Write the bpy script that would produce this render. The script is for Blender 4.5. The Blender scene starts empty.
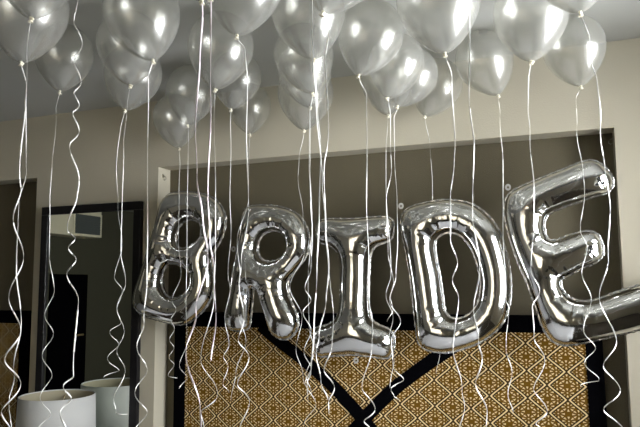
import bpy, bmesh, math, random
import numpy as np
from mathutils import Vector, Matrix
from mathutils.geometry import delaunay_2d_cdt

random.seed(7)
sc = bpy.context.scene
col = sc.collection
S = 0.8                                   # metres per survey unit


def X(v):
    return v * S


def Z(v):
    return 1.6 + (v - 1.4) * S


# ------------------------------------------------------------------ camera
f_px = 645.6
ya, pi_, ro = (math.radians(a) for a in (-21.327, 6.2916, -0.469))
CAM = Vector((0, -3.7308 * S, 1.6))
FW = Vector((math.sin(ya) * math.cos(pi_), math.cos(ya) * math.cos(pi_), math.sin(pi_)))
R0 = Vector((math.cos(ya), -math.sin(ya), 0))
U0 = R0.cross(FW)
RT = R0 * math.cos(ro) + U0 * math.sin(ro)
UP = RT.cross(FW)
cd = bpy.data.cameras.new('camera')
cam = bpy.data.objects.new('camera', cd)
col.objects.link(cam)
cam.matrix_world = Matrix(((RT.x, UP.x, -FW.x, CAM.x), (RT.y, UP.y, -FW.y, CAM.y), (RT.z, UP.z, -FW.z, CAM.z), (0, 0, 0, 1)))
cd.sensor_width = 36
cd.lens = f_px / 640 * 36
cd.clip_start = 0.02
sc.camera = cam
FH = Vector((FW.x, FW.y, 0)).normalized()


def ray(px, py):
    return FW * f_px + RT * (px - 320) - UP * (py - 213.5)


def on_y(px, py, y):                      # point of a survey sight line on the plane y
    d = ray(px, py)
    return CAM + d * ((y - CAM.y) / d.y)


def on_h(px, py, dh):                     # ... at a horizontal distance in front of the camera
    d = ray(px, py)
    return CAM + d * (dh / d.dot(FH))


# ------------------------------------------------------------------ materials
def new_mat(name):
    m = bpy.data.materials.new(name)
    m.use_nodes = True
    return m, m.node_tree, m.node_tree.nodes['Principled BSDF']


def simple(name, rgb, rough=0.6, metal=0.0, bump=0.0, scale=60.0, var=0.0, spec=0.5, sheen=0.0):
    m, nt, b = new_mat(name)
    b.inputs['Base Color'].default_value = (*rgb, 1)
    b.inputs['Roughness'].default_value = rough
    b.inputs['Metallic'].default_value = metal
    b.inputs['Specular IOR Level'].default_value = spec
    b.inputs['Sheen Weight'].default_value = sheen
    if bump or var:
        tc = nt.nodes.new('ShaderNodeTexCoord')
        n = nt.nodes.new('ShaderNodeTexNoise')
        n.inputs['Scale'].default_value = scale
        n.inputs['Detail'].default_value = 4
        nt.links.new(tc.outputs['Object'], n.inputs['Vector'])
        if bump:
            bp = nt.nodes.new('ShaderNodeBump')
            bp.inputs['Strength'].default_value = bump
            bp.inputs['Distance'].default_value = 0.004
            nt.links.new(n.outputs['Fac'], bp.inputs['Height'])
            nt.links.new(bp.outputs['Normal'], b.inputs['Normal'])
        if var:
            r = nt.nodes.new('ShaderNodeValToRGB')
            r.color_ramp.elements[0].position = 0.3
            r.color_ramp.elements[1].position = 0.7
            r.color_ramp.elements[0].color = (*[c * (1 - var) for c in rgb], 1)
            r.color_ramp.elements[1].color = (*[min(1, c * (1 + var)) for c in rgb], 1)
            nt.links.new(n.outputs['Fac'], r.inputs['Fac'])
            nt.links.new(r.outputs['Color'], b.inputs['Base Color'])
    return m


WALL = simple('painted_plaster', (0.50, 0.46, 0.355), 0.75, bump=0.12, scale=140)
CEIL = simple('ceiling_paint', (0.42, 0.42, 0.385), 0.85, bump=0.05, scale=90)
BASEB = simple('white_trim_paint', (0.6, 0.58, 0.52), 0.4)
CARPET = simple('carpet', (0.09, 0.075, 0.058), 0.95, bump=0.6, scale=300, var=0.3)
BLACK = simple('black_lacquered_wood', (0.0018, 0.0018, 0.0026), 0.9, bump=0.05, scale=30, spec=0.02)
MIRFR = simple('black_mirror_wood', (0.010, 0.009, 0.010), 0.35, spec=0.3)
LINEN = simple('white_bed_linen', (0.50, 0.50, 0.51), 0.85, bump=0.2, scale=12)
SHADE = simple('white_linen_shade', (0.52, 0.52, 0.50), 0.85, bump=0.15, scale=220)
SHADE_IN = simple('cream_shade_lining', (0.40, 0.36, 0.25), 0.8)
BRASS = simple('brushed_brass', (0.55, 0.42, 0.22), 0.35, metal=1)
DARKW = simple('dark_walnut', (0.035, 0.022, 0.014), 0.45, bump=0.1, scale=25, var=0.3)
WALL_SHADED = simple('shade_darkened_wall', (0.07, 0.066, 0.042), 0.8)  # dim far side of the room: its shade is put into the wall colour
ACWH = simple('cream_plastic', (0.85, 0.78, 0.60), 0.5)
GRILLE = simple('grey_grille_metal', (0.10, 0.11, 0.11), 0.5)
CURT = simple('beige_curtain_fabric', (0.45, 0.40, 0.32), 0.9, bump=0.2, scale=80)
RIBM = simple('white_satin_ribbon', (0.80, 0.79, 0.75), 0.28, metal=0.15, spec=0.8)
RIBP = simple('pale_pink_ribbon', (0.86, 0.76, 0.80), 0.28, metal=0.15, spec=0.8)
KNOT = simple('cream_latex_knot', (0.80, 0.75, 0.60), 0.35, spec=0.6)
PANEL = simple('grey_brown_wallcovering', (0.118, 0.100, 0.060), 0.8, bump=0.35, scale=260, var=0.16)


def mirror_mat():
    m, nt, b = new_mat('mirror_glass')
    b.inputs['Base Color'].default_value = (0.80, 0.84, 0.78, 1)
    b.inputs['Metallic'].default_value = 1
    b.inputs['Roughness'].default_value = 0.01
    return m


MIRROR = mirror_mat()


def foil_mat():
    m, nt, b = new_mat('silver_foil')
    b.inputs['Base Color'].default_value = (0.83, 0.83, 0.82, 1)
    b.inputs['Metallic'].default_value = 1
    b.inputs['Roughness'].default_value = 0.09
    tc = nt.nodes.new('ShaderNodeTexCoord')
    n = nt.nodes.new('ShaderNodeTexNoise')
    n.inputs['Scale'].default_value = 9
    n.inputs['Detail'].default_value = 3
    n.inputs['Distortion'].default_value = 0.8
    bp = nt.nodes.new('ShaderNodeBump')
    bp.inputs['Strength'].default_value = 0.05
    bp.inputs['Distance'].default_value = 0.02
    nt.links.new(tc.outputs['Object'], n.inputs['Vector'])
    nt.links.new(n.outputs['Fac'], bp.inputs['Height'])
    nt.links.new(bp.outputs['Normal'], b.inputs['Normal'])
    return m


FOIL = foil_mat()
FLANGE = simple('foil_seam', (0.55, 0.55, 0.54), 0.2, metal=1, bump=0.2, scale=50)


def pearl_mat():
    m, nt, b = new_mat('pearl_latex')
    b.inputs['Base Color'].default_value = (0.68, 0.675, 0.635, 1)
    b.inputs['Metallic'].default_value = 0.62
    b.inputs['Roughness'].default_value = 0.25
    b.inputs['Coat Weight'].default_value = 0.25
    b.inputs['Coat Roughness'].default_value = 0.14
    tr = nt.nodes.new('ShaderNodeBsdfTransparent')
    tr.inputs['Color'].default_value = (0.97, 0.97, 0.95, 1)
    lw = nt.nodes.new('ShaderNodeLayerWeight')
    lw.inputs['Blend'].default_value = 0.35
    mr = nt.nodes.new('ShaderNodeMapRange')
    mr.inputs['From Min'].default_value = 0.0
    mr.inputs['From Max'].default_value = 0.85
    mr.inputs['To Min'].default_value = 0.30
    mr.inputs['To Max'].default_value = 0.68
    mx = nt.nodes.new('ShaderNodeMixShader')
    nt.links.new(lw.outputs['Facing'], mr.inputs['Value'])
    nt.links.new(mr.outputs['Result'], mx.inputs['Fac'])
    nt.links.new(tr.outputs['BSDF'], mx.inputs[1])
    nt.links.new(b.outputs['BSDF'], mx.inputs[2])
    nt.links.new(mx.outputs['Shader'], nt.nodes['Material Output'].inputs['Surface'])
    return m


PEARL = pearl_mat()


def glass_mat():
    m, nt, b = new_mat('window_glass')
    tr = nt.nodes.new('ShaderNodeBsdfTransparent')
    gl = nt.nodes.new('ShaderNodeBsdfGlossy')
    gl.inputs['Roughness'].default_value = 0.02
    fr = nt.nodes.new('ShaderNodeFresnel')
    mx = nt.nodes.new('ShaderNodeMixShader')
    nt.links.new(fr.outputs['Fac'], mx.inputs['Fac'])
    nt.links.new(tr.outputs['BSDF'], mx.inputs[1])
    nt.links.new(gl.outputs['BSDF'], mx.inputs[2])
    nt.links.new(mx.outputs['Shader'], nt.nodes['Material Output'].inputs['Surface'])
    return m


GLASS = glass_mat()

# node expression helper for the damask


class E:
    nt = None

    def __init__(s, o):
        s.o = o

    @staticmethod
    def op(kind, *a):
        n = E.nt.nodes.new('ShaderNodeMath')
        n.operation = kind
        for i, v in enumerate(a):
            if isinstance(v, E):
                E.nt.links.new(v.o, n.inputs[i])
            else:
                n.inputs[i].default_value = v
        return E(n.outputs[0])

    def __add__(s, b): return E.op('ADD', s, b)
    def __sub__(s, b): return E.op('SUBTRACT', s, b)
    def __mul__(s, b): return E.op('MULTIPLY', s, b)
    def __truediv__(s, b): return E.op('DIVIDE', s, b)


def step_lt(v, edge, soft):               # 1 where v < edge
    return E.op('SUBTRACT', 1.0, E.op('SMOOTHSTEP', v, edge - soft, edge + soft)) if False else smooth(v, edge, soft)


def smooth(v, edge, soft):
    n = E.nt.nodes.new('ShaderNodeMapRange')
    n.interpolation_type = 'SMOOTHSTEP'
    E.nt.links.new(v.o, n.inputs['Value'])
    n.inputs['From Min'].default_value = edge - soft
    n.inputs['From Max'].default_value = edge + soft
    n.inputs['To Min'].default_value = 1
    n.inputs['To Max'].default_value = 0
    return E(n.outputs['Result'])


PCOL, HZ = 0.1035 * S, 0.0745 * S         # half-lattice of the diamonds


def damask(name, x0, z0):
    m, nt, b = new_mat(name)
    E.nt = nt
    tc = nt.nodes.new('ShaderNodeTexCoord')
    sp = nt.nodes.new('ShaderNodeSeparateXYZ')
    nt.links.new(tc.outputs['Object'], sp.inputs[0])
    u = (E(sp.outputs['X']) - x0) / PCOL          # node columns at integers
    v = (E(sp.outputs['Z']) - z0) / HZ            # node rows: even columns at even v
    fu = E.op('FLOOR', u)
    lu = u - fu                                   # 0..1 between columns
    par = E.op('PINGPONG', fu, 1.0)               # 0 even, 1 odd
    w = E.op('PINGPONG', v + par, 1.0)            # 0 at node of left column, 1 at right column's
    w3 = w * w * (E.op('SUBTRACT', 3.0, w * 2.0))
    line = ((w * 0.82) + (w3 * 0.18)) * 0.82 + 0.09
    d = E.op('ABSOLUTE', lu - line)
    cream_line = smooth(d, 0.052, 0.02)
    dark_line = smooth(d, 0.16, 0.03)
    # diamonds: rotated unit cells, each split into 2 x 2 flowers
    p = (u + v) * 0.5
    q = (u - v) * 0.5
    def flower(pp, qq, scale):
        a = (E.op('FRACT', pp * scale) - 0.5)
        c = (E.op('FRACT', qq * scale) - 0.5)
        r = E.op('SQRT', a * a + c * c)
        th = E.op('ARCTAN2', a, c)
        return a, c, r, th
    a, c, r, th = flower(p, q, 2.0)
    t8 = E.op('COSINE', th * 8.0)
    k = E.op('PINGPONG', (th * (4.0 / math.pi)) + 0.5, 0.5)   # 0.5 on a petal's axis
    wid = E.op('ABSOLUTE', k - 0.5)
    # leaves widen outwards: triangular
    petal = smooth(wid - (r * 0.70) + 0.06, 0.0, 0.03)
    ring = smooth(E.op('ABSOLUTE', r - 0.34), 0.11, 0.02)
    leaf = petal * ring
    seed = smooth(r, 0.06, 0.02)
    no = nt.nodes.new('ShaderNodeTexNoise')
    no.inputs['Scale'].default_value = 260
    nt.links.new(tc.outputs['Object'], no.inputs['Vector'])
    def mix(fac, A, B):
        n = nt.nodes.new('ShaderNodeMix')
        n.data_type = 'RGBA'
        nt.links.new(fac.o, n.inputs[0])
        for i, cc in ((6, A), (7, B)):
            if isinstance(cc, tuple):
                n.inputs[i].default_value = (*cc, 1)
            else:
                nt.links.new(cc, n.inputs[i])
        return n.outputs[2]
    CRE, BRN, DRK = (0.80, 0.62, 0.33), (0.14, 0.08, 0.02), (0.035, 0.019, 0.006)
    c0 = mix(E(no.outputs['Fac']), (0.115, 0.056, 0.006), (0.19, 0.096, 0.010))
    c1 = mix(leaf, c0, CRE)
    c2 = mix(seed, c1, CRE)
    c3 = mix(dark_line, c2, DRK)
    c4 = mix(cream_line, c3, CRE)
    nt.links.new(c4, b.inputs['Base Color'])
    b.inputs['Roughness'].default_value = 0.8
    b.inputs['Specular IOR Level'].default_value = 0.08
    return m


# ------------------------------------------------------------------ mesh helpers
def link(name, me, mat, parent=None):
    o = bpy.data.objects.new(name, me)
    col.objects.link(o)
    if mat is not None and not me.materials:
        me.materials.append(mat)
    if parent is not None:
        o.parent = parent
    return o


def smooth_shade(me):
    for p in me.polygons:
        p.use_smooth = True


def from_bm(name, bm, mat, parent=None, smooth_=False):
    bmesh.ops.recalc_face_normals(bm, faces=bm.faces)
    me = bpy.data.meshes.new(name)
    bm.to_mesh(me)
    bm.free()
    if smooth_:
        smooth_shade(me)
    return link(name, me, mat, parent)


def add_box(bm, a, b, bevel=0.0):
    vs = [bm.verts.new((x, y, z)) for x in (a[0], b[0]) for y in (a[1], b[1]) for z in (a[2], b[2])]
    fs = [bm.faces.new([vs[i] for i in q]) for q in ((0, 1, 3, 2), (4, 6, 7, 5), (0, 4, 5, 1), (2, 3, 7, 6), (0, 2, 6, 4), (1, 5, 7, 3))]
    if bevel:
        es = list({e for f in fs for e in f.edges})
        bmesh.ops.bevel(bm, geom=es, offset=bevel, segments=2, affect='EDGES', profile=0.6)


def boxes(name, lst, mat, parent=None, bevel=0.0):
    bm = bmesh.new()
    for a, b in lst:
        add_box(bm, a, b, bevel)
    return from_bm(name, bm, mat, parent)


def add_lathe(bm, prof, n=32, center=(0, 0, 0)):
    rings = []
    for r, z in prof:
        if r < 1e-6:
            rings.append([bm.verts.new((center[0], center[1], center[2] + z))])
        else:
            rings.append([bm.verts.new((center[0] + r * math.cos(2 * math.pi * i / n), center[1] + r * math.sin(2 * math.pi * i / n), center[2] + z)) for i in range(n)])
    for A, B in zip(rings, rings[1:]):
        for i in range(n):
            j = (i + 1) % n
            if len(A) == 1 and len(B) == 1:
                continue
            if len(A) == 1:
                bm.faces.new((A[0], B[i], B[j]))
            elif len(B) == 1:
                bm.faces.new((A[i], A[j], B[0]))
            else:
                bm.faces.new((A[i], A[j], B[j], B[i]))


def struct(o, kind='structure'):
    o['kind'] = kind
    return o


def tag(o, label, cat, group=None):
    o['label'] = label
    o['category'] = cat
    if group:
        o['group'] = group
    return o


def empty(name, loc):
    o = bpy.data.objects.new(name, None)
    o.location = loc
    o.empty_display_size = 0.05
    col.objects.link(o)
    return o


# ------------------------------------------------------------------ the room
CZ = Z(2.7)
ZH = Z(2.2258)
XR, XL, X0 = X(0.2383), X(-2.6651), X(-3.7603)
NY = X(0.1446)
XA = X0 - (XR - XL)                       # far side of the second alcove
RX, LX, BY = 1.1, -5.75, -4.7            # right wall, left wall, rear wall
T = 0.15

struct(boxes('floor', [((LX - T, BY - T, -0.1), (RX + T, NY + T, 0))], CARPET))
struct(boxes('ceiling', [((LX - T, BY - T, CZ), (RX + T, NY + T, CZ + 0.1))], CEIL))
struct(boxes('wall_front', [((LX, 0, ZH), (RX, NY + T, CZ)), ((XR, 0, 0), (RX, NY + T, ZH)),
                            ((X0, 0, 0), (XL, NY + T, ZH)), ((LX, 0, 0), (XA, NY + T, ZH))], WALL))
struct(boxes('wall_alcove', [((XL, NY, 0), (XR, NY + T, ZH))], PANEL))
struct(boxes('wall_alcove', [((XA, NY, 0), (X0, NY + T, ZH))], PANEL))
struct(boxes('wall_left', [((LX - T, BY, 0), (LX, NY + T, CZ))], WALL_SHADED))

# right wall with its window opening
W1 = dict(y0=-1.72, y1=-0.42, z0=0.95, z1=2.48)
struct(boxes('wall_right', [((RX, BY, 0), (RX + T, W1['y0'], CZ)), ((RX, W1['y1'], 0), (RX + T, NY + T, CZ)),
                            ((RX, W1['y0'], 0), (RX + T, W1['y1'], W1['z0'])), ((RX, W1['y0'], W1['z1']), (RX + T, W1['y1'], CZ))], WALL))
# rear wall with its window opening
W2 = dict(x0=-2.3, x1=-0.6, z0=0.6, z1=2.3)
struct(boxes('wall_rear', [((LX, BY - T, 0), (W2['x0'], BY, CZ)), ((W2['x1'], BY - T, 0), (RX, BY, CZ)),
                           ((W2['x0'], BY - T, 0), (W2['x1'], BY, W2['z0'])), ((W2['x0'], BY - T, W2['z1']), (W2['x1'], BY, CZ))], WALL))


def window_1():
    y0, y1, z0, z1 = W1['y0'], W1['y1'], W1['z0'], W1['z1']
    ym = (y0 + y1) / 2
    t = 0.045
    f = boxes('window_1', [((RX + 0.03, y0, z0), (RX + 0.09, y1, z0 + t)), ((RX + 0.03, y0, z1 - t), (RX + 0.09, y1, z1)),
                           ((RX + 0.03, y0, z0 + t), (RX + 0.09, y0 + t, z1 - t)), ((RX + 0.03, y1 - t, z0 + t), (RX + 0.09, y1, z1 - t)),
                           ((RX + 0.03, ym - t / 2, z0 + t), (RX + 0.09, ym + t / 2, z1 - t))], BASEB)
    struct(f)
    boxes('window_pane', [((RX + 0.055, y0 + t, z0 + t), (RX + 0.06, ym - t / 2, z1 - t))], GLASS, f)
    boxes('window_pane', [((RX + 0.055, ym + t / 2, z0 + t), (RX + 0.06, y1 - t, z1 - t))], GLASS, f)


def window_2():
    x0, x1, z0, z1 = W2['x0'], W2['x1'], W2['z0'], W2['z1']
    t = 0.045
    a, b = BY - 0.09, BY - 0.03
    f = boxes('window_2', [((x0, a, z0), (x1, b, z0 + t)), ((x0, a, z1 - t), (x1, b, z1)),
                           ((x0, a, z0 + t), (x0 + t, b, z1 - t)), ((x1 - t, a, z0 + t), (x1, b, z1 - t))], BASEB)
    struct(f)
    boxes('window_pane', [((x0 + t, BY - 0.06, z0 + t), (x1 - t, BY - 0.055, z1 - t))], GLASS, f)


window_1()
window_2()


def curtain():
    m, nt, b = new_mat('beige_sheer_curtain')
    tl = nt.nodes.new('ShaderNodeBsdfTranslucent')
    tl.inputs['Color'].default_value = (0.14, 0.13, 0.11, 1)
    b.inputs['Base Color'].default_value = (0.55, 0.50, 0.40, 1)
    b.inputs['Roughness'].default_value = 0.9
    ad = nt.nodes.new('ShaderNodeAddShader')
    nt.links.new(tl.outputs['BSDF'], ad.inputs[0])
    nt.links.new(b.outputs['BSDF'], ad.inputs[1])
    nt.links.new(ad.outputs['Shader'], nt.nodes['Material Output'].inputs['Surface'])
    root = empty('window_curtain', ((W2['x0'] + W2['x1']) / 2, BY + 0.07, 2.42))
    tag(root, 'closed pale beige curtain glowing with daylight on the rear wall, reflected in the foil', 'curtain')
    hw = (W2['x1'] - W2['x0']) / 2 + 0.15
    bm = bmesh.new()
    prev = None
    N_ = 260
    for i in range(N_ + 1):
        x = -hw + 2 * hw * i / N_
        y = 0.022 * math.sin(i * 0.62) + 0.008 * math.sin(i * 0.23)
        a, c = bm.verts.new((x, y, -0.02)), bm.verts.new((x, y * 1.3, -2.38))
        if prev:
            bm.faces.new((prev[0], a, c, prev[1]))
        prev = (a, c)
    from_bm('curtain_cloth', bm, m, root, True)
    bm = bmesh.new()
    bmesh.ops.create_cone(bm, cap_ends=True, segments=16, radius1=0.012, radius2=0.012, depth=2 * hw + 0.15, matrix=Matrix.Rotation(math.pi / 2, 4, 'Y'))
    from_bm('curtain_rod', bm, BRASS, root, True)


curtain()

bb = 0.012
struct(boxes('baseboard_front', [((X0, -bb, 0), (XL, 0, 0.09)), ((XR, -bb, 0), (RX, 0, 0.09))], BASEB))
struct(boxes('baseboard_right', [((RX - bb, BY, 0), (RX, -bb, 0.09))], BASEB))
struct(boxes('baseboard_rear', [((LX, BY, 0), (RX - bb, BY + bb, 0.09))], BASEB))
# small strip of wall moulding between mirror and alcove is the pier itself

# ------------------------------------------------------------------ headboards
HY = X(0.0846)
HT, HP = Z(1.2203), Z(1.1248)
HFO_R, HFO_L = X(0.1263), X(-2.567)
FWD = X(0.086)


def headboard(dx, label):
    root = empty('headboard', (0, 0, 0))
    xc = (HFO_R + HFO_L) / 2
    root.location = (xc + dx, HY, 0)
    tag(root, label, 'headboard', 'patterned headboards')
    hw = (HFO_R - HFO_L) / 2
    zb = 0.32
    # black surround
    fr = boxes('headboard_frame', [((-hw, 0, HP), (hw, 0.055, HT)), ((-hw, 0, zb), (-hw + FWD, 0.055, HP)), ((hw - FWD, 0, zb), (hw, 0.055, HP))], BLACK, root, bevel=0.002)
    # panel with patterned fabric
    mat = damask('brown_gold_damask', X(-0.269) - xc, Z(0.9181))
    iw = hw - FWD
    boxes('fabric_panel', [((-iw, 0.004, zb), (iw, 0.05, HP))], mat, root)
    # curved black bands crossing at the middle
    up = [(0.757, 1.19), (0.62, 1.085), (0.534, 1.025), (0.43, 0.957), (0.33, 0.885), (0.225, 0.806), (0.13, 0.72), (0.046, 0.638), (0, 0.59)]
    dn = [(-0.05, 0.535), (-0.15, 0.42), (-0.27, 0.27), (-0.38, 0.12)]
    for sgn in (-1, 1):
        pts = [Vector((sgn * X(a) - (X(-1.211) - 0) * 0, 0, Z(b))) for a, b in up + dn]
        pts = [p for p in pts if p.z > zb - 0.02]
        # keep inside the frame's inner edge
        clipped = []
        for i, p in enumerate(pts):
            if p.z > HP + 0.01:
                q = pts[i + 1]
                tt = (p.z - HP - 0.012) / (p.z - q.z)
                if tt < 1:
                    p = p.lerp(q, max(0, tt))
                else:
                    continue
            clipped.append(p)
        pts = clipped
        bm = bmesh.new()
        hwid = 0.031
        prev = None
        rows = []
        for i, p in enumerate(pts):
            t = (pts[min(i + 1, len(pts) - 1)] - pts[max(i - 1, 0)]).normalized()
            n = Vector((-t.z, 0, t.x))
            yy = -0.001 if sgn > 0 else 0.0
            rows.append([bm.verts.new(p + n * s_ * hwid + Vector((0, y_ + yy, 0))) for s_, y_ in ((-1, 0.01), (-1, 0), (1, 0), (1, 0.01))])
        for A, B in zip(rows, rows[1:]):
            for k in range(3):
                bm.faces.new((A[k], A[k + 1], B[k + 1], B[k]))
        bm.faces.new(rows[0])
        bm.faces.new(rows[-1])
        o = from_bm('crossing_band', bm, BLACK, root)
    return root


headboard(0, 'wide brown and gold patterned headboard with black crossing bands, behind the silver letters')
headboard(-(XR - X0), 'second patterned headboard with black border, in the alcove left of the mirror')


# beds in front of the headboards
def bed(xc, label):
    root = empty('bed', (xc, -1.05, 0))
    tag(root, label, 'bed', 'beds')
    w = 0.93
    boxes('bed_base', [((-w, -1.0, 0.0), (w, 1.02, 0.30))], DARKW, root, bevel=0.01)
    boxes('mattress', [((-w, -1.0, 0.30), (w, 1.02, 0.52))], LINEN, root, bevel=0.04)
    bm = bmesh.new()
    nx, ny = 40, 40
    g = {}
    for i in range(nx + 1):
        for j in range(ny + 1):
            u, v = i / nx * 2 - 1, j / ny * 2 - 1
            e = max(abs(u), -v if v < 0 else 0)
            z = 0.60 - (0.09 * max(0, (e - 0.9) / 0.1) ** 2) + 0.006 * math.sin(9 * u + 3 * v) * math.cos(7 * v)
            g[i, j] = bm.verts.new((u * (w + 0.03), v * 1.0 - 0.02, z))
    for i in range(nx):
        for j in range(ny):
            bm.faces.new((g[i, j], g[i + 1, j], g[i + 1, j + 1], g[i, j + 1]))
    b = [e for e in bm.edges if e.is_boundary]
    r = bmesh.ops.extrude_edge_only(bm, edges=b)
    for v in r['geom']:
        if isinstance(v, bmesh.types.BMVert):
            v.co.z = 0.33
    from_bm('duvet', bm, LINEN, root, True)
    return root


bed((HFO_R + HFO_L) / 2, 'wide bed with white linen under the silver letters')
bed((HFO_R + HFO_L) / 2 - (XR - X0), 'wide bed with white linen in the alcove left of the mirror')

# ------------------------------------------------------------------ mirror
mx0, mx1, mz1, mz0 = X(-3.6672), X(-2.7793), Z(1.9902), 0.72
mw = X(0.06)
mir = empty('wall_mirror', ((mx0 + mx1) / 2, 0, mz0))
tag(mir, 'tall rectangular mirror in a black wooden frame hung on the pier behind the lampshade', 'mirror')
hw_, hh = (mx1 - mx0) / 2, mz1 - mz0
d0, d1 = -0.030, -0.001
fr = bmesh.new()
for a, b in (((-hw_, d0, hh - mw), (hw_, d1, hh)), ((-hw_, d0, 0), (hw_, d1, mw)), ((-hw_, d0, mw), (-hw_ + mw, d1, hh - mw)), ((hw_ - mw, d0, mw), (hw_, d1, hh - mw))):
    add_box(fr, a, b, 0.004)
from_bm('mirror_frame', fr, MIRFR, mir)
boxes('mirror_glass', [((-hw_ + mw, -0.018, mw), (hw_ - mw, -0.008, hh - mw))], MIRROR, mir)

HOOK = simple('tarnished_hook_metal', (0.35, 0.33, 0.28), 0.35, metal=1)


def hook(p, side, label):
    root = empty('wall_hook', p)
    tag(root, label, 'hook')
    bm = bmesh.new()
    n = 12
    path = [(0, 0.006), (0.012, 0.004), (0.02, -0.004), (0.021, -0.013), (0.014, -0.019), (0.006, -0.016)]
    rows = []
    for a, z in path:
        c = Vector((side * a, 0, z))
        rows.append([bm.verts.new(c + Vector((0.0022 * math.cos(6.2832 * k / 8) * 0.7, 0.0022 * math.sin(6.2832 * k / 8), 0.0022 * math.cos(6.2832 * k / 8) * 0.7))) for k in range(8)])
    for A_, B_ in zip(rows, rows[1:]):
        for k in range(8):
            bm.faces.new((A_[k], A_[(k + 1) % 8], B_[(k + 1) % 8], B_[k]))
    bm.faces.new(rows[0])
    bm.faces.new(rows[-1])
    from_bm('hook_arm', bm, HOOK, root, True)
    bm = bmesh.new()
    add_box(bm, (0 if side > 0 else -0.003, -0.006, -0.004), (0.003 if side > 0 else 0, 0.006, 0.016), 0.001)
    from_bm('hook_plate', bm, HOOK, root)


ph_ = CAM + ray(163, 177) * ((XL - CAM.x) / ray(163, 177).x)
hook(Vector((XL, ph_.y, ph_.z)), 1, 'tiny metal hook on the pale side of the alcove, above the B')
q_ = on_y(611, 140, NY * 0.6)
hook(Vector((XR, NY * 0.6, q_.z)), -1, 'tiny metal hook in the upper alcove corner beside the arm of the E')

# ------------------------------------------------------------------ lamp and night table
lc = Vector((X(-3.20), X(-0.31), Z(0.693)))
sr = 0.19
tbl_z = 0.56
nt_ = empty('night_table', (lc.x, lc.y, 0))
tag(nt_, 'dark wooden night table under the lamp below the mirror', 'night table')
boxes('table_top', [((-0.30, -0.23, tbl_z - 0.03), (0.30, 0.225, tbl_z))], DARKW, nt_, bevel=0.004)
boxes('table_body', [((-0.28, -0.21, 0.12), (0.28, 0.215, tbl_z - 0.03))], DARKW, nt_)
dr = boxes('drawer', [((-0.26, -0.225, 0.33), (0.26, -0.21, 0.51))], DARKW, nt_, bevel=0.003)
boxes('drawer_knob', [((-0.05, -0.24, 0.415), (0.05, -0.225, 0.43))], BRASS, dr)
for sx in (-0.25, 0.25):
    for sy in (-0.18, 0.18):
        boxes('leg', [((sx - 0.02, sy - 0.02, 0), (sx + 0.02, sy + 0.02, 0.12))], DARKW, nt_)

lamp = empty('table_lamp', (lc.x, lc.y, tbl_z))
tag(lamp, 'table lamp with a white drum shade standing in front of the black framed mirror', 'lamp')
h_top = lc.z - tbl_z
h_bot = h_top - 0.27
bm = bmesh.new()
add_lathe(bm, [(0, 0.001), (0.085, 0.001), (0.085, 0.015), (0.03, 0.03), (0.055, 0.08), (0.05, 0.13), (0.018, 0.165), (0.012, 0.2), (0.012, h_top - 0.1), (0, h_top - 0.1)], 32)
from_bm('lamp_base', bm, BRASS, lamp, True)
bm = bmesh.new()
rb = sr * 1.05
add_lathe(bm, [(rb, h_bot), (sr, h_top), (sr - 0.003, h_top + 0.0015), (sr - 0.006, h_top), (rb - 0.006, h_bot), (rb, h_bot)], 72)
bmesh.ops.remove_doubles(bm, verts=bm.verts, dist=1e-5)
sh = from_bm('lamp_shade', bm, SHADE, lamp, True)
bm = bmesh.new()
add_lathe(bm, [(sr - 0.0075, h_top - 0.004), (rb - 0.0075, h_bot + 0.004)], 72)
from_bm('shade_lining', bm, SHADE_IN, sh, True)
bm = bmesh.new()
for k in range(3):
    a = 2 * math.pi * k / 3
    d = Vector((math.cos(a), math.sin(a), 0))
    n = Vector((-d.y, d.x, 0)) * 0.0015
    q0, q1 = Vector((0, 0, h_top - 0.11)), d * (sr - 0.008) + Vector((0, 0, h_top - 0.03))
    vs = [bm.verts.new(v) for v in (q0 - n, q0 + n, q1 + n, q1 - n)]
    vt = [bm.verts.new(v.co + Vector((0, 0, 0.003))) for v in vs]
    bm.faces.new(vs)
    bm.faces.new(vt)
    for i in range(4):
        bm.faces.new((vs[i], vs[(i + 1) % 4], vt[(i + 1) % 4], vt[i]))
from_bm('shade_spider', bm, BRASS, sh)
bm = bmesh.new()
add_lathe(bm, [(0, h_top - 0.1), (0.012, h_top - 0.1), (0.012, h_top - 0.085), (0.028, h_top - 0.06), (0.02, h_top - 0.035), (0, h_top - 0.028)], 20)
from_bm('light_bulb', bm, simple('frosted_bulb', (0.8, 0.8, 0.76), 0.4), lamp, True)

# ------------------------------------------------------------------ what the mirror shows of the far side
MY = -0.018


def via_mirror(px, py, x):
    d = ray(px, py)
    t = (MY - CAM.y) / d.y
    p = CAM + d * t
    d2 = Vector((d.x, -d.y, d.z))
    return p + d2 * ((x - p.x) / d2.x)


xa = LX + 0.28
A = via_mirror(101, 238, xa)
B = via_mirror(43, 238, xa)
g0 = via_mirror(74.5, 233, xa)
g1 = via_mirror(100, 217, xa)
ac = empty('air_conditioner', (LX, (A.y + B.y) / 2, A.z))
tag(ac, 'cream wall air conditioner with a grey outlet grille, seen in the mirror', 'air conditioner')
ylo, yhi = min(A.y, B.y) - 0.5, max(A.y, B.y)
ylo, yhi = min(A.y, B.y), max(A.y, B.y)
if A.y > B.y:
    ylo -= 0.6
else:
    yhi = min(yhi + 0.6, -0.05)
ox, oy, oz = ac.location
boxes('housing', [((0.002, ylo - oy, 0), (0.28, yhi - oy, CZ - 0.006 - oz))], ACWH, ac, bevel=0.008)
ga, gb = sorted((g0.y, g1.y))
boxes('outlet_frame', [((0.28, ga - oy - 0.03, g0.z - oz - 0.025), (0.288, gb - oy + 0.03, g1.z - oz + 0.025))], ACWH, ac, bevel=0.003)
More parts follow.
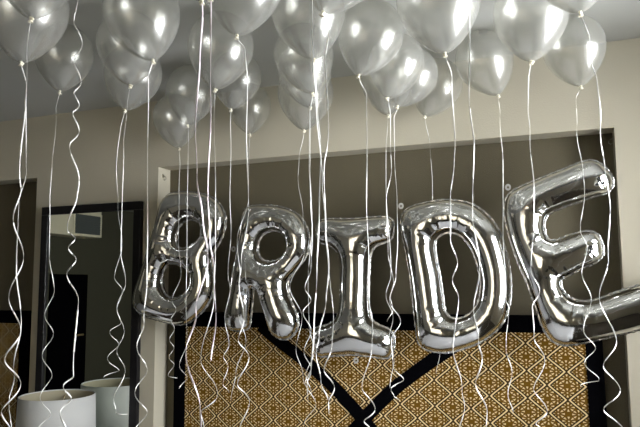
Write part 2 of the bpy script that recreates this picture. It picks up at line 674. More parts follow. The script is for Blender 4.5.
boxes('outlet_grille', [((0.288, ga - oy, g0.z - oz + (g1.z - g0.z) * k / 8), (0.293, gb - oy, g0.z - oz + (g1.z - g0.z) * (k + 0.6) / 8)) for k in range(8)]
      + [((0.2875, ga - oy, g0.z - oz), (0.2885, gb - oy, g1.z - oz))], GRILLE, ac)
d_a, d_b = via_mirror(52, 274, LX + 0.04), via_mirror(88, 274, LX + 0.04)
ya_, yb_ = sorted((d_a.y, d_b.y))
dz = min(2.1, d_a.z)
do = struct(boxes('door_1', [((LX + 0.001, ya_, 0), (LX + 0.04, yb_, dz))], BLACK, None, bevel=0.003))
boxes('door_handle', [((LX + 0.041, ya_ + 0.06, 1.0), (LX + 0.06, ya_ + 0.17, 1.02))], BRASS, do)

# ------------------------------------------------------------------ foil letters
LY = -0.112


def catmull(pts, step, corner=()):
    P = [np.array(p, float) for p in pts]
    n = len(P)
    out = []
    for i in range(n):
        p0, p1, p2, p3 = P[i - 1], P[i], P[(i + 1) % n], P[(i + 2) % n]
        k = max(2, int(np.linalg.norm(p2 - p1) / step))
        for j in range(k):
            t = j / k
            # centripetal-ish tangents
            l = np.linalg.norm(p2 - p1)
            m1 = (p2 - p0) * l / (np.linalg.norm(p2 - p1) + np.linalg.norm(p1 - p0) + 1e-9)
            m2 = (p3 - p1) * l / (np.linalg.norm(p3 - p2) + np.linalg.norm(p2 - p1) + 1e-9)
            h = (2 * t ** 3 - 3 * t ** 2 + 1) * p1 + (t ** 3 - 2 * t ** 2 + t) * m1 + (-2 * t ** 3 + 3 * t ** 2) * p2 + (t ** 3 - t ** 2) * m2
            out.append(h)
    return np.array(out)


def resample(P, step):
    Q = np.vstack([P, P[:1]])
    L = np.concatenate([[0], np.cumsum(np.linalg.norm(np.diff(Q, axis=0), axis=1))])
    n = max(12, int(L[-1] / step))
    s = np.linspace(0, L[-1], n, endpoint=False)
    return np.stack([np.interp(s, L, Q[:, k]) for k in (0, 1)], 1)


def area(P):
    x, y = P[:, 0], P[:, 1]
    return 0.5 * np.sum(x * np.roll(y, -1) - np.roll(x, -1) * y)


def inside(loops, pts):
    c = np.zeros(len(pts), bool)
    for P in loops:
        Q = np.roll(P, -1, 0)
        for a, b in zip(P, Q):
            if a[1] == b[1]:
                continue
            m = ((a[1] > pts[:, 1]) != (b[1] > pts[:, 1]))
            xx = (b[0] - a[0]) * (pts[:, 1] - a[1]) / (b[1] - a[1]) + a[0]
            c ^= m & (pts[:, 0] < xx)
    return c


def letter(ch, outer, holes, label, tab_px=None, tail_px=None, seed=0, depth=1.0, crease=1.0, tail_dir=(0, -1)):
    rng = np.random.RandomState(seed)
    W = lambda q: (lambda v: (v.x, v.z))(on_y(q[0], q[1], LY))
    loops = []
    for k, px in enumerate([outer] + holes):
        P = resample(catmull([W(q) for q in px], 0.006), 0.0056)
        if (area(P) > 0) != (k == 0):
            P = P[::-1].copy()            # outer ccw, holes cw: interior on the left
        loops.append(P)
    cen = (loops[0].min(0) + loops[0].max(0)) / 2
    loops = [P - cen for P in loops]
    # flange takes a few millimetres at every edge
    allb, nrm, arc, wgt = [], [], [], []
    off = 0
    FL = 0.007
    body = []
    for P in loops:
        T_ = np.roll(P, -1, 0) - np.roll(P, 1, 0)
        T_ /= np.linalg.norm(T_, axis=1)[:, None] + 1e-9
        N = np.stack([-T_[:, 1], T_[:, 0]], 1)          # points inwards
        s = np.concatenate([[0], np.cumsum(np.linalg.norm(np.diff(P, axis=0), axis=1))]) + off
        off = s[-1] + 0.5
        ang = np.unwrap(np.arctan2(T_[:, 1], T_[:, 0]))
        k = 6
        kap = np.abs(np.roll(ang, -k) - np.roll(ang, k))
        kap = np.where(kap > 3.2, np.abs(kap - 2 * np.pi), kap) / (2 * k * 0.0056)
        kap = np.convolve(np.concatenate([kap[-8:], kap, kap[:8]]), np.ones(17) / 17, 'valid')
        B_ = P + N * FL
        body.append(B_)
        allb.append(B_)
        nrm.append(N)
        arc.append(s)
        wgt.append(np.clip((kap - 4.0) / 11.0, 0.01, 1.0))
    AB = np.vstack(allb)
    AS = np.concatenate(arc)
    AWt = np.concatenate(wgt)
    # Poisson inflation on a grid
    c = 0.005
    lo = AB.min(0) - 3 * c
    hi = AB.max(0) + 3 * c
    nx, nz = int((hi[0] - lo[0]) / c), int((hi[1] - lo[1]) / c)
    gx, gz = lo[0] + (np.arange(nx) + 0.5) * c, lo[1] + (np.arange(nz) + 0.5) * c
    GX, GZ = np.meshgrid(gx, gz, indexing='ij')
    G = np.stack([GX.ravel(), GZ.ravel()], 1)
    M = inside(body, G).reshape(nx, nz)
    phi = np.zeros((nx, nz))
    for it in range(1400):
        phi[1:-1, 1:-1] = 0.25 * (phi[2:, 1:-1] + phi[:-2, 1:-1] + phi[1:-1, 2:] + phi[1:-1, :-2] + 2 * c * c)
        phi[~M] = 0

    def samp(Q):
        u = (Q[:, 0] - lo[0]) / c - 0.5
        v = (Q[:, 1] - lo[1]) / c - 0.5
        i = np.clip(u.astype(int), 0, nx - 2)
        j = np.clip(v.astype(int), 0, nz - 2)
        fu, fv = u - i, v - j
        return phi[i, j] * (1 - fu) * (1 - fv) + phi[i + 1, j] * fu * (1 - fv) + phi[i, j + 1] * (1 - fu) * fv + phi[i + 1, j + 1] * fu * fv

    def nearest(Q):
        idx = np.empty(len(Q), int)
        dd = np.empty(len(Q))
        for a in range(0, len(Q), 2000):
            D = np.linalg.norm(Q[a:a + 2000, None] - AB[None], axis=2)
            idx[a:a + 2000] = D.argmin(1)
            dd[a:a + 2000] = D.min(1)
        return idx, dd

    pts = []
    for B_, N in zip(body, nrm):
        for d in (0.0016, 0.0045, 0.009):
            Q = B_ + N * d
            _, dd = nearest(Q)
            pts.append(Q[dd > 0.82 * d])
    g = 0.0056
    HX, HZ_ = np.meshgrid(np.arange(lo[0], hi[0], g), np.arange(lo[1], hi[1], g), indexing='ij')
    HX = HX + (np.arange(HX.shape[1]) % 2)[None] * g / 2
    Q = np.stack([HX.ravel(), HZ_.ravel()], 1)
    Q = Q[inside(body, Q)]
    _, dd = nearest(Q)
    pts.append(Q[dd > 0.012])
    inner = np.vstack(pts)
    nb = len(AB)
    V = np.vstack([AB, inner])
    edges = []
    o_ = 0
    for B_ in body:
        n = len(B_)
        edges += [(o_ + i, o_ + (i + 1) % n) for i in range(n)]
        o_ += n
    res = delaunay_2d_cdt([Vector(v) for v in V], edges, [], 2, 1e-7)
    vv, ff = res[0], res[2]
    V2 = np.array([[v.x, v.y] for v in vv])
    F = np.array([list(f) for f in ff])
    cc = V2[F].mean(1)
    F = F[inside(body, cc)]
    idx, dd = nearest(V2)
    onb = dd < 1e-5
    # height
    dirn = V2 - AB[idx]
    dn_ = np.maximum(np.linalg.norm(dirn, axis=1), 1e-9)
    dirn = dirn / dn_[:, None]
    near = dd < 2.2 * c
    h2 = samp(V2)
    far = samp(AB[idx] + dirn * 2.2 * c)
    h2 = np.where(near, far * dd / (2.2 * c), h2)
    h = np.sqrt(np.maximum(h2, 0)) * depth
    # gathered creases running in from the seam
    lam = 0.026
    cid = np.floor(AS / lam).astype(int)
    rnd = rng.rand(cid.max() + 3)
    jit = (rng.rand(cid.max() + 3) - 0.5) * 0.4
    fr_ = AS / lam - cid - 0.5 - jit[cid]
    line = np.exp(-(fr_ / 0.13) ** 2) * (0.35 + 0.65 * rnd[cid])
    puff = np.cos(np.clip(fr_, -0.5, 0.5) * math.pi) ** 2
    cl, cp, cw = line[idx], puff[idx], AWt[idx]
    reach = 0.034 + 0.016 * rnd[cid[idx]]
    fall = np.exp(-(dd / reach) ** 1.6)
    h = h * (1 - crease * cw * fall * (0.20 * cl))
    # broad soft dents
    ph = rng.rand(6) * 6.28
    h = h * (1 + 0.005 * np.sin(V2[:, 0] * 21 + ph[0]) * np.sin(V2[:, 1] * 17 + ph[1]) + 0.002 * np.sin(V2[:, 0] * 43 + V2[:, 1] * 37 + ph[2]))
    h[onb] = 0
    n = len(V2)
    verts = [(V2[i, 0], -h[i], V2[i, 1]) for i in range(n)]
    back = {}
    for i in range(n):
        if onb[i]:
            back[i] = i
        else:
            back[i] = len(verts)
            verts.append((V2[i, 0], h[i], V2[i, 1]))
    faces = []
    for a, b_, c_ in F:
        faces.append((int(a), int(b_), int(c_)))
        faces.append((back[c_], back[b_], back[a]))
    me = bpy.data.meshes.new('foil_body')
    me.from_pydata(verts, [], faces)
    me.validate()
    smooth_shade(me)
    root = empty('letter_balloon', (cen[0], LY, cen[1]))
    tag(root, label, 'letter balloon', 'silver foil letter balloons')
    bo = link('foil_body', me, FOIL, root)
    # flat crimped seam
    bm = bmesh.new()
    for P, N, B_ in zip(loops, nrm, body):
        m = len(P)
        wob = np.array([0.0006 * math.sin(i * 1.9) + 0.0008 * math.sin(i * 0.83 + 1) for i in range(m)])
        rows = []
        for i in range(m):
            ex = P[i] - N[i] * (0.001 * math.sin(i * 1.3))
            inn = B_[i] + N[i] * 0.001
            mid = (ex + inn) / 2
            rows.append([bm.verts.new((inn[0], -0.0005, inn[1])), bm.verts.new((mid[0], wob[i] - 0.0005, mid[1])), bm.verts.new((ex[0], wob[i] * 2 - 0.0003, ex[1])),
                         bm.verts.new((ex[0], wob[i] * 2 + 0.0003, ex[1])), bm.verts.new((mid[0], wob[i] + 0.0005, mid[1])), bm.verts.new((inn[0], 0.0005, inn[1]))])
        for i in range(m):
            A_, B2 = rows[i], rows[(i + 1) % m]
            for k in range(5):
                bm.faces.new((A_[k], A_[k + 1], B2[k + 1], B2[k]))
    from_bm('crimped_seam', bm, FLANGE, root, True)
    if tab_px:
        for tp in tab_px:
            q = np.array(W(tp)) - cen
            bm = bmesh.new()
            n_ = 20
            for (r0, r1) in ((0.0045, 0.0125),):
                for yy in (-0.0006, 0.0006):
                    pass
                ring = [[bm.verts.new((q[0] + r * math.cos(6.2832 * i / n_), y_, q[1] + r * math.sin(6.2832 * i / n_) * 1.15)) for i in range(n_)] for r, y_ in ((r0, -0.0006), (r1, -0.0006), (r1, 0.0006), (r0, 0.0006))]
                for a in range(4):
                    for i in range(n_):
                        bm.faces.new((ring[a][i], ring[a][(i + 1) % n_], ring[(a + 1) % 4][(i + 1) % n_], ring[(a + 1) % 4][i]))
            from_bm('hanging_tab', bm, simple('clear_tab', (0.75, 0.74, 0.70), 0.2, metal=0.4), root)
    if tail_px:
        q = np.array(W(tail_px)) - cen
        td = np.array(tail_dir, float)
        td /= np.linalg.norm(td)
        sd = np.array([td[1], -td[0]])
        bm = bmesh.new()
        rows = []
        for i in range(7):
            t = i / 6
            hw2 = 0.012 - 0.004 * t + 0.002 * math.sin(i * 2.2)
            cpt = q + td * (t * 0.018)
            rows.append([bm.verts.new((cpt[0] + sd[0] * hw2 * s_, 0.004 * math.sin(i * 1.7 + s_ * 2) + y_, cpt[1] + sd[1] * hw2 * s_)) for s_, y_ in ((-1, -0.0006), (0, -0.004), (1, -0.0006), (1, 0.0006), (0, 0.004), (-1, 0.0006))])
        for A_, B2 in zip(rows, rows[1:]):
            for k in range(6):
                bm.faces.new((A_[k], A_[(k + 1) % 6], B2[(k + 1) % 6], B2[k]))
        from_bm('inflation_tail', bm, FLANGE, root, True)
    return root


letter('B', [(168, 193.8), (176.5, 191.3), (194, 191.3), (211, 195.5), (221, 203.5), (226.6, 216), (226, 228), (221.5, 241.5), (215, 252),
             (212.5, 260), (214.5, 272), (215, 284), (212.5, 297), (206, 309), (197, 318), (187, 324.5), (175, 325.5), (159, 321.5), (141, 315.5), (133.8, 306.5),
             (134.5, 294.5), (140.5, 275.6), (145.6, 258.4), (151, 241), (157, 220), (162, 201)],
       [[(191, 220.5), (198, 223), (201, 229), (200, 236), (194.6, 242), (187, 246.5), (180, 247), (177, 242), (178.5, 231), (183.5, 223.6)],
        [(169.5, 264.5), (178, 265.5), (187.5, 271), (191, 280.5), (186.5, 290), (176, 297), (167, 294), (162.5, 284), (164.5, 271.5)]],
       'silver foil balloon shaped like the letter B, nearest the mirror', tab_px=[(233.5, 249)], seed=1, depth=0.92)
letter('R', [(243.5, 209.5), (251, 205), (272, 204.6), (289, 208), (301, 215.6), (308.8, 229), (310.6, 245), (306, 259), (297.5, 270), (289.5, 281),
             (290, 294), (294.5, 306), (299, 318), (297.5, 331), (289, 339.6), (278.6, 339.4), (270.5, 333), (266, 320), (260.5, 303), (257.2, 290), (255.2, 289), (254, 300), (252, 318),
             (250, 328), (242.5, 331.5), (231, 330.5), (224.8, 322), (225.3, 311), (229.6, 294), (232.3, 272), (236, 252), (239.5, 234), (241.5, 217)],
       [[(273.4, 231.6), (282, 234.5), (286.3, 245), (282.5, 255), (271.7, 260.8), (261.5, 257), (259, 247), (263.5, 236)]],
       'silver foil balloon shaped like the letter R, between the B and the I', seed=2)
letter('I', [(317, 222), (325.6, 218), (349.7, 217.6), (385.8, 215.6), (393.5, 219.6), (395.2, 229), (392, 240), (384, 244), (376, 247.5), (371.5, 256), (370.3, 270),
             (369.6, 290), (369.8, 307), (372, 317.5), (379, 323.5), (390, 328.5), (395, 336.4), (394.5, 350), (388, 359), (370, 357.5), (351.4, 355.8), (332, 357), (319, 357), (313.4, 350),
             (312.7, 337), (316, 327), (327, 323.5), (334.5, 319), (338.5, 309), (339.6, 293.4), (340, 275), (339.6, 262), (336.8, 253), (330, 247), (320.5, 243.7), (315.8, 236)],
       [], 'silver foil balloon shaped like the letter I, between the R and the D', tab_px=[(356, 360.5)], seed=3)
letter('D', [(401, 215.5), (406.7, 207.5), (424.3, 201.6), (449.7, 198.6), (473, 203.2), (490.7, 216), (500.8, 231), (506, 246.5), (510.4, 265.3), (512.2, 285), (510, 308), (502.4, 325.8),
             (486.8, 339.8), (471, 347.5), (447, 353.6), (427, 351), (418, 344), (414.6, 328), (412.3, 304), (409, 276), (404.3, 250), (399.8, 226)],
       [[(437, 241), (447, 234), (459.5, 236.6), (469, 247), (475, 261), (479, 277), (479.2, 289), (476.5, 303), (467, 314), (454, 317.4), (446.5, 311), (443.8, 295), (440.8, 275), (437, 255)]],
       'silver foil balloon shaped like the letter D, between the I and the E', tab_px=[(401, 206)], tail_px=(449, 349), tail_dir=(-0.35, -1), seed=4)
letter('E', [(504.5, 199), (511, 190.5), (531.4, 180.7), (563, 168), (586, 159.5), (597.3, 160.4), (606.8, 167.5), (613.8, 177.3), (614, 187), (606.4, 194.5), (595, 197.5),
             (578, 203.4), (561, 209.5), (548.5, 216), (545.5, 226), (549, 238), (556, 239), (567, 234.6), (586, 230), (597.5, 232.6), (603, 242), (604.5, 254.5), (597.3, 262.8),
             (581.4, 270), (569, 277), (562, 281), (565, 291), (573.5, 298), (590.5, 299.5), (613.2, 292), (640.5, 283.3), (664, 276.5), (679, 279), (686, 293), (682, 312), (668, 323),
             (640, 331), (618.7, 336.4), (590, 343), (566.4, 346.5), (554, 343.5), (545.6, 335), (540, 324), (535.8, 311), (531, 298), (525, 281.6), (517, 263), (510.5, 245), (505.6, 228), (503, 212)],
       [], 'silver foil balloon shaped like the letter E, the largest and most tilted of the row', tab_px=[(508, 187.3)], seed=5, depth=0.9)


# ------------------------------------------------------------------ latex balloons and ribbons
def balloon_mesh():
    # unit balloon: knot at the origin, axis +z, width 1, height about 1.2
    prof = [(0.035, 0.0)]
    Hh = 1.20
    for i in range(1, 41):
        t = i / 40
        # widest at 62 percent of the height
        z = Hh * t
        zc = Hh - 0.52
        if z >= zc:
            r = 0.5 * math.sqrt(max(0, 1 - ((z - zc) / 0.52) ** 2))
        else:
            k = z / zc
            r = 0.032 + 0.468 * (math.sin(k * math.pi / 2) ** 0.72)
            r *= 1.0
        prof.append((r if i < 40 else 0, z))
    bm = bmesh.new()
    add_lathe(bm, prof, 48)
    bmesh.ops.recalc_face_normals(bm, faces=bm.faces)
    me = bpy.data.meshes.new('balloon_body')
    bm.to_mesh(me)
    bm.free()
    smooth_shade(me)
    me.materials.append(PEARL)
    return me


def knot_mesh():
    bm = bmesh.new()
    add_lathe(bm, [(0.0, 0.004), (0.0042, 0.003), (0.0052, 0.0), (0.0036, -0.003), (0.0030, -0.0045), (0.0055, -0.008), (0.0075, -0.0125), (0.0068, -0.013), (0.003, -0.009), (0, -0.008)], 14)
    # rolled lip tilted to one side
    ret = bmesh.ops.create_uvsphere(bm, u_segments=10, v_segments=6, radius=0.0052)
    for v in ret['verts']:
        v.co = Vector((v.co.x * 1.2 + 0.005, v.co.y, v.co.z * 0.8 - 0.0035))
    bmesh.ops.recalc_face_normals(bm, faces=bm.faces)
    me = bpy.data.meshes.new('knot')
    bm.to_mesh(me)
    bm.free()
    smooth_shade(me)
    me.materials.append(KNOT)
    return me


BODY, KN = balloon_mesh(), knot_mesh()


def ribbon_mesh(px, dist0, width, knot, flip, ymax, ymin_keep):
    """px: turning points of the hanging ribbon from the knot down."""
    pts, nrm, tangw = [], [], []
    k0 = px[0][1]
    n = len(px)
    for i in range(n - 1):
        (x0, y0), (x1, y1) = px[i], px[i + 1]
        dx, dy = x1 - x0, y1 - y0
        L = math.hypot(dx, dy)
        steps = max(6, int(L / 2.2))
        curl = min(1.0, abs(dx) / (0.12 * max(abs(dy), 6)))     # how strongly coiled here
        sgn = 1 if (i + flip) % 2 else -1
        for j in range(steps + (1 if i == n - 2 else 0)):
            u = j / steps
            xx = x0 + dx * (1 - math.cos(math.pi * u)) / 2
            yy = y0 + dy * u
            dh = dist0
            p = on_h(xx, yy, dh)
            lim = None
            if p.y > ymax:
                bl = min(1.0, max(0.0, (yy - k0) / 55.0))
                q = on_y(xx, yy, ymax)
                p = p.lerp(q, bl)
            if ymin_keep is not None and yy - k0 > 5:
                bl = min(1.0, (yy - k0) / 50.0)
                q = on_y(xx, yy, ymin_keep)
                p = p.lerp(q, bl)
            amp = abs(dx) / 2 * (p - CAM).dot(FH) / f_px
            off = math.sin(math.pi * u) * sgn * min(amp, 0.03)
            p = p + FH * off
            ph = math.pi * u
            side = 1 if dx >= 0 else -1
            # coil radial: sideways at the turns, facing out in between
            a = ph if curl > 0.5 else (0.30 + 0.4 * u) * math.pi + 0
            rad = R0 * (-side * math.cos(ph)) + FH * (sgn * math.sin(ph))
            th_ = 1.2 * math.sin(yy / 36.0 + flip * 2.3)
            flat = R0 * math.sin(th_) + FH * math.cos(th_)
            if rad.dot(flat) < 0:
                rad2 = -rad
            else:
                rad2 = rad
            nn = (rad2 * (0.72 * curl) + flat * (1 - 0.72 * curl))
            pts.append(p)
            nrm.append(nn.normalized())
    # start exactly at the knot
    d = knot - pts[0]
    for k in range(len(pts)):
        w = max(0.0, 1 - k / 6.0)
        pts[k] = pts[k] + d * w
    bm = bmesh.new()
    rows = []
    m = len(pts)
    for k in range(m):
        t = (pts[min(k + 1, m - 1)] - pts[max(k - 1, 0)])
        if t.length < 1e-7:
            t = Vector((0, 0, -1))
        t.normalize()
        b = t.cross(nrm[k])
        b.normalize()
        nn = b.cross(t)
        w = width / 2
        if k < 3:
            w *= (0.4 + 0.2 * k)
        if k == m - 1:
            w *= 0.3
        th = 0.0003
        rows.append([bm.verts.new(v) for v in (pts[k] - b * w + nn * th - knot, pts[k] + b * w + nn * th - knot, pts[k] + b * w - nn * th - knot, pts[k] - b * w - nn * th - knot)])
    for A_, B_ in zip(rows, rows[1:]):
        for k in range(4):
            bm.faces.new((A_[k], A_[(k + 1) % 4], B_[(k + 1) % 4], B_[k]))
    bm.faces.new(rows[0])
    bm.faces.new(rows[-1])
    bmesh.ops.recalc_face_normals(bm, faces=bm.faces)
    me = bpy.data.meshes.new('ribbon')
    bm.to_mesh(me)
    bm.free()
    smooth_shade(me)
    return me


# knot (px), width (px), lean of the top (px, sideways), label, ribbon turning points, ribbon width mm, options
BL = [
    ((31, 18), 86, 3, 'pearl silver balloon at the top left corner, cut off by the top edge, knot showing',
     [(30, 20), (27, 60), (25, 110), (20, 180), (21, 192), (13.5, 223), (23, 262), (9.5, 303), (20, 335), (5.5, 363), (20, 388), (2.5, 416), (12, 440)], 7, {}),
    ((21, 62), 84, 2, 'pearl silver balloon hanging half behind the first one at the left edge',
     [(22, 63), (26, 90), (26, 165), (19, 200), (16.5, 275), (21, 330), (14, 372), (9, 400), (12, 430)], 7, {}),
    ((60, 91), 57, 3, 'pearl silver balloon over the lampshade, its ribbon down the left part of the mirror',
     [(57, 94), (56, 110), (52, 165), (50, 205), (49.4, 250), (54, 286), (45, 313), (53, 331), (42.5, 353), (51.5, 372), (40.5, 395), (50, 412), (37, 430)], 5.5, {}),
    ((80, -22), 84, 0, 'balloon out of view above, its curly ribbon falls past the middle of the mirror',
     [(78, -10), (74, 20), (82, 41), (74, 59), (81, 80), (74, 92), (79, 104), (73, 112), (79, 129), (70, 143.5), (79, 176), (77, 198), (67.7, 231), (75, 240), (68.5, 249), (76, 261), (67, 276),
      (78, 304), (73.5, 375), (63.5, 385), (71, 397), (60.5, 411), (67, 430)], 6.5, {}),
    ((153, 60), 76, -14, 'large pearl silver balloon whose ribbon hangs straight down between the mirror and the B',
     [(152, 62), (148.5, 80), (147.5, 150), (147.5, 215), (147, 285), (144, 320), (137, 345), (147, 368), (135, 391), (147, 411), (134, 432)], 6.5, {}),
    ((130, 85), 64, -2, 'middle pearl silver balloon in the stack of three above the mirror',
     [(128, 88), (127, 110), (123.5, 150), (122, 210), (121, 255), (125.5, 285), (117, 310), (124, 334), (117, 353), (125, 373), (114, 402), (116, 412), (128, 414)], 5.5, {}),
    ((125, 110), 57, 8, 'lowest pearl silver balloon in the stack of three above the mirror',
     [(122, 113), (116.5, 175), (118, 205), (122, 240), (114.5, 276), (122, 289), (117, 308), (121, 322), (110, 331), (118.5, 343), (107.7, 357), (119, 370), (103.6, 377)], 5.5, {}),
    ((202, 0), 78, -4, 'balloon out of view above, its pinkish ribbon crosses the bowl of the B',
     [(203, 0), (200, 60), (195.5, 130), (197, 175), (203, 220), (208, 262), (196, 312), (186, 350), (200, 405), (201, 430)], 9, {'m': 1}),
    ((211, -4), 80, 6, 'balloon out of view above, its straight white ribbon falls right of the B',
     [(211, -2), (210.5, 110), (208, 190), (210, 240), (214, 275), (216, 315), (211, 361)], 6.5, {'m': 1}),
    ((237, 35), 82, 6, 'large pearl silver balloon cut by the top edge, above the gap between B and R',
     [(238, 36), (245, 50), (247.5, 80), (246.5, 135), (248.5, 205), (241, 265), (239, 285), (244, 320), (238.5, 341), (249, 358), (237.5, 385), (249.5, 402), (240, 430)], 6, {}),
    ((215, 89), 66, 6, 'pearl silver balloon tucked under the large streaked one',
     [(215, 91), (214, 115), (215.5, 195), (215.5, 240), (214, 300), (201, 362), (217.5, 396), (201, 413), (204, 430)], 6, {}),
    ((231, 109), 50, 6, 'pearl silver balloon half hidden behind the tucked one, above the B',
     [(230, 111), (231, 150), (230, 200), (231, 232), (228, 275), (230, 290), (224.7, 319), (229, 346), (223.5, 357), (228, 367), (223, 385), (229, 393)], 5.5, {}),
    ((250, 134), 43, -1, 'smallest pearl silver balloon close to the wall, above the R',
     [(249, 136), (248.5, 195), (237, 240), (240, 275), (238, 310), (246, 340), (236, 372), (231, 402)], 5.5, {}),
    ((188, 125), 51, 3, 'pearl silver balloon with two highlights, above the left corner of the alcove',
     [(188.7, 127), (188, 155), (187, 240), (186, 300), (187, 340), (179.5, 365), (187, 377), (179, 389)], 5.5, {}),
    ((179, 148), 46, -4, 'lowest pearl silver balloon by the upper left corner of the alcove, above the B',
     [(180.5, 150), (179, 195), (178.5, 240), (181, 272), (172, 300), (176, 309), (171, 319), (174.5, 328), (169.5, 339), (174, 347), (169, 357), (174, 364), (168, 375), (177.5, 378)], 5.5, {}),
    ((314, 59), 74, -6, 'large pearl silver balloon at the front of the centre stack',
     [(314, 61), (317, 105), (320.5, 150), (319, 220), (317, 270), (314, 330), (311, 371), (307, 384), (308, 402)], 8.5, {}),
    ((323, 12), 88, 22, 'balloon cut off by the top edge with a yellowish knot, over the centre stack',
     [(325, 14), (329, 28), (325.5, 60), (328.5, 130), (324, 172), (326, 230), (329, 270), (333.5, 318), (332, 345), (324, 370), (334.5, 388), (328.5, 402), (329, 414)], 6.5, {}),
    ((312, -25), 82, 0, 'balloon out of view above, its white ribbon drops over the centre stack towards the I',
     [(312.5, -22), (312.5, 60), (316, 100), (322, 180), (325, 225), (328.4, 271), (326, 300), (319, 337), (316, 353), (321, 382), (328, 400)], 5, {}),
    ((313, 93), 60, -10, 'second pearl silver balloon of the centre stack',
     [(312.5, 96), (309.5, 115), (309, 160), (310.5, 200), (312.5, 235), (311, 268), (305, 288), (311, 300), (303, 312), (311, 330), (304, 352), (311, 368), (305, 384)], 6, {}),
    ((310, 107), 54, -6, 'third pearl silver balloon of the centre stack, mostly hidden',
     [(310, 110), (310, 160), (312, 225), (308, 280), (309, 325), (314, 352), (306, 375), (312, 396)], 5, {}),
    ((304, 130), 56, 2, 'lowest pearl silver balloon of the centre stack, in front of the wall above the R',
     [(304, 132), (299, 160), (298, 178), (303, 215), (305, 250), (290, 288), (302, 318), (296, 350), (303, 376), (316, 405), (304, 425)], 5, {}),
    ((359, 75), 66, 14, 'large pearl silver balloon above the I, its ribbon straight down that letter',
     [(360, 77), (366.5, 95), (367, 140), (366.5, 200), (369, 270), (369, 300), (372.5, 325), (372, 345), (362, 387), (375, 409), (364, 421), (372, 432)], 6.5, {}),
    ((388, 98), 56, 10, 'pearl silver balloon just behind and below the large one above the I',
     [(389, 100), (390.5, 116), (390.5, 145), (391.5, 170), (386.4, 200), (388, 250), (393.5, 282), (389.5, 300), (400.6, 321), (391.5, 338), (393, 367), (403.7, 380), (391, 390), (394, 396), (399.6, 401)], 5.5, {}),
    ((398, 106), 52, 16, 'pearl silver balloon leaning right beside the group above the right end of the I',
     [(397, 108), (394, 118), (394.5, 155), (397, 200), (397.6, 245), (396, 275), (390.5, 297), (393, 309), (387, 322)], 5.5, {}),
    ((388, 115), 51, -1, 'lowest pearl silver balloon of the group above the right end of the I',
     [(388, 117), (386, 150), (386, 185), (391, 275), (386, 296), (393, 318), (389, 340), (394, 360), (390, 388), (396, 384)], 4.5, {}),
    ((425, 116), 51, 14, 'pearl silver balloon leaning right, alone against the wall above the D',
     [(426, 118), (430, 145), (432.5, 190), (433, 235), (437, 300), (440, 350), (436, 374)], 4.5, {'behind': 1}),
    ((445, 53), 84, -6, 'largest pearl silver balloon right of centre, cut by the top edge, above the D',
     [(446, 56), (452, 80), (455, 140), (454, 165), (450.4, 200), (450.5, 237), (457.5, 262), (452.4, 279), (458.5, 297), (454, 335), (453, 350), (462, 390), (464.6, 405), (459, 430)], 6, {}),
    ((469, -28), 84, 0, 'balloon out of view above, its bright ribbon falls across the right side of the D',
     [(469.5, -25), (469.5, 66), (469, 90), (474, 145), (472.7, 195), (472.7, 218), (479.5, 272), (473.7, 313), (478.5, 342), (482, 357), (475.8, 382), (487, 410), (486, 432)], 6.5, {}),
    ((498, 95), 57, -14, 'pearl silver balloon leaning left near the wall, above the gap between D and E',
     [(499, 97), (500, 115), (503, 160), (503, 215), (506, 300), (509, 310), (506, 350), (512, 375), (508, 396), (513, 414)], 5.5, {}),
    ((531, 61), 74, 2, 'large pearl silver balloon above the spine of the E',
     [(529, 63), (528, 110), (530, 135), (534, 185), (534, 225), (531, 272), (539.5, 293), (532.5, 309), (534, 335), (544.5, 357), (534, 387), (547, 409), (536, 423), (545, 432)], 5.5, {}),
    ((580, 12), 92, -6, 'balloon cut off by the top edge nearest the right corner',
     [(581, 15), (590, 50), (597, 80), (600.5, 125), (605, 170), (610, 215), (608, 255), (600, 290), (616, 338), (604, 363), (619.5, 387), (604.5, 407), (624, 430)], 6, {}),
    ((581, 86), 61, -6, 'rightmost pearl silver balloon, above the upper arm of the E',
     [(580, 88), (576, 100), (577, 125), (583, 170), (584.5, 198), (580.5, 232), (587, 250), (582, 276), (591, 303), (584, 333), (595, 350), (585, 365), (598.5, 381), (581, 387)], 5.5, {}),
]

ARAT = 1.20


def solve_balloon(kx, ky, w, lean):
    d = ray(kx, ky)
    dh_per = 1.0 / d.dot(FH)
    dz = d.z * dh_per
    dcam = d.dot(FW) * dh_per
    ww = w * dcam / f_px                   # width per unit distance
    ld = (ray(kx + lean * 1.6, ky) - d) * dh_per
    # top z = 1.6 + dz*t + ARAT*ww*t*cosine
    hgt = ARAT * ww
    lean_len = ld.length
    cz = math.sqrt(max(0.5 * hgt ** 2, hgt ** 2 - lean_len ** 2))
    t = (CZ - 0.004 - 1.6) / (dz + cz)
    return t, ww, ld, cz, d * dh_per


sol = []
for b in BL:
    t, ww, ld, cz, d = solve_balloon(*b[0], b[1], b[2])
    sol.append([t, ww, ld, cz, d])
t0s = [s[0] for s in sol]


def centre(s):
    t = s[0]
    k = CAM + s[4] * t
    ax = (s[2] * t + Vector((0, 0, s[3] * t)))
    return k, k + ax * 0.57, s[1] * t * 0.5


for it in range(220):
    moved = False
    for i in range(len(sol)):
        k, c, r = centre(sol[i])
        if c.y + r > -0.012:               # keep off the wall
            sol[i][0] *= 0.995
            moved = True
        for j in range(i + 1, len(sol)):
            k2, c2, r2 = centre(sol[j])
            if (c - c2).length < (r + r2) * 1.02:
                a, b_ = (i, j) if sol[i][0] < sol[j][0] else (j, i)
                sol[a][0] *= 0.996
                k3, c3, r3 = centre(sol[b_])
                if c3.y + r3 < -0.03 and sol[b_][0] < t0s[b_] * 1.0:
                    sol[b_][0] *= 1.002
                moved = True
    if not moved:
        break

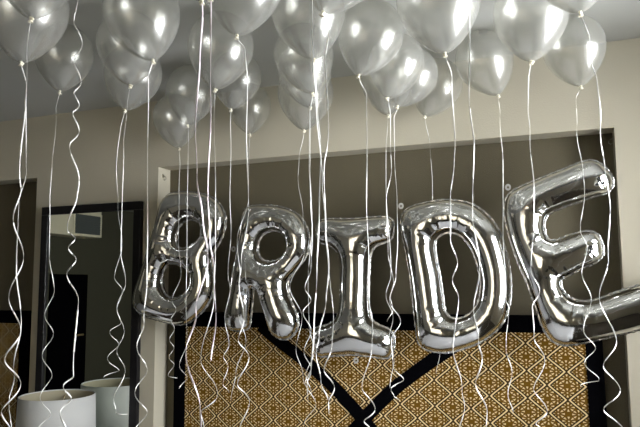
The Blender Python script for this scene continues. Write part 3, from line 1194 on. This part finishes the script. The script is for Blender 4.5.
for bi, (b, s) in enumerate(zip(BL, sol)):
    (kx, ky), w, lean, label, rib, rw, opt = b
    k, c, r = centre(s)
    t = s[0]
    ax = (s[2] * t + Vector((0, 0, s[3] * t)))
    root = empty('latex_balloon', k)
    tag(root, label, 'balloon', 'pearl silver latex balloons under the ceiling')
    width = s[1] * t
    q = Vector((0, 0, 1)).rotation_difference(ax.normalized())
    o = link('balloon_body', BODY, None, root)
    o.rotation_mode = 'QUATERNION'
    o.rotation_quaternion = q
    o.scale = (width, width, ax.length / ARAT)
    kn = link('knot', KN, None, root)
    kn.rotation_mode = 'QUATERNION'
    kn.rotation_quaternion = q @ Matrix.Rotation(bi * 1.3, 3, 'Z').to_quaternion()
    rs = 1.0
    ymax = -0.225
    me = ribbon_mesh(rib, t, rw / 1000.0 * 0.54, k - Vector((0, 0, 0.003)), bi, ymax, -0.012 if opt.get('behind') else None)
    ro_ = link('ribbon', me, RIBP if opt.get('m') else RIBM, root)
    ro_.location = (0, 0, -0.003)
    print('BAL', bi, 't', round(t, 2), 'w', round(width, 3), 'y', round(c.y, 2), 'top', round(k.z + ax.z, 3))

# ------------------------------------------------------------------ light: daylight through the two windows
wd = bpy.data.worlds.new('daylight')
sc.world = wd
wd.use_nodes = True
bg = wd.node_tree.nodes['Background']
bg.inputs['Color'].default_value = (0.93, 0.96, 1.0, 1)
bg.inputs['Strength'].default_value = 11.0


def portal(name, loc, rot, sx, sy):
    l = bpy.data.lights.new(name, 'AREA')
    l.shape = 'RECTANGLE'
    l.size, l.size_y = sx, sy
    l.cycles.is_portal = True
    o = bpy.data.objects.new(name, l)
    o.location = loc
    o.rotation_euler = rot
    col.objects.link(o)


portal('window_portal', (RX + 0.12, (W1['y0'] + W1['y1']) / 2, (W1['z0'] + W1['z1']) / 2), (0, math.radians(90), 0), W1['z1'] - W1['z0'], W1['y1'] - W1['y0'])
portal('window_portal', ((W2['x0'] + W2['x1']) / 2, BY - 0.12, (W2['z0'] + W2['z1']) / 2), (math.radians(90), 0, 0), W2['x1'] - W2['x0'], W2['z1'] - W2['z0'])

sc.view_settings.view_transform = 'Standard'
sc.view_settings.look = 'None'
sc.view_settings.gamma = 1
sc.view_settings.use_curve_mapping = False
sc.view_settings.exposure = 1.4
cy = sc.cycles
cy.use_denoising = True
cy.max_bounces = 10
cy.diffuse_bounces = 5
cy.glossy_bounces = 6
cy.transparent_max_bounces = 32
cy.sample_clamp_indirect = 6
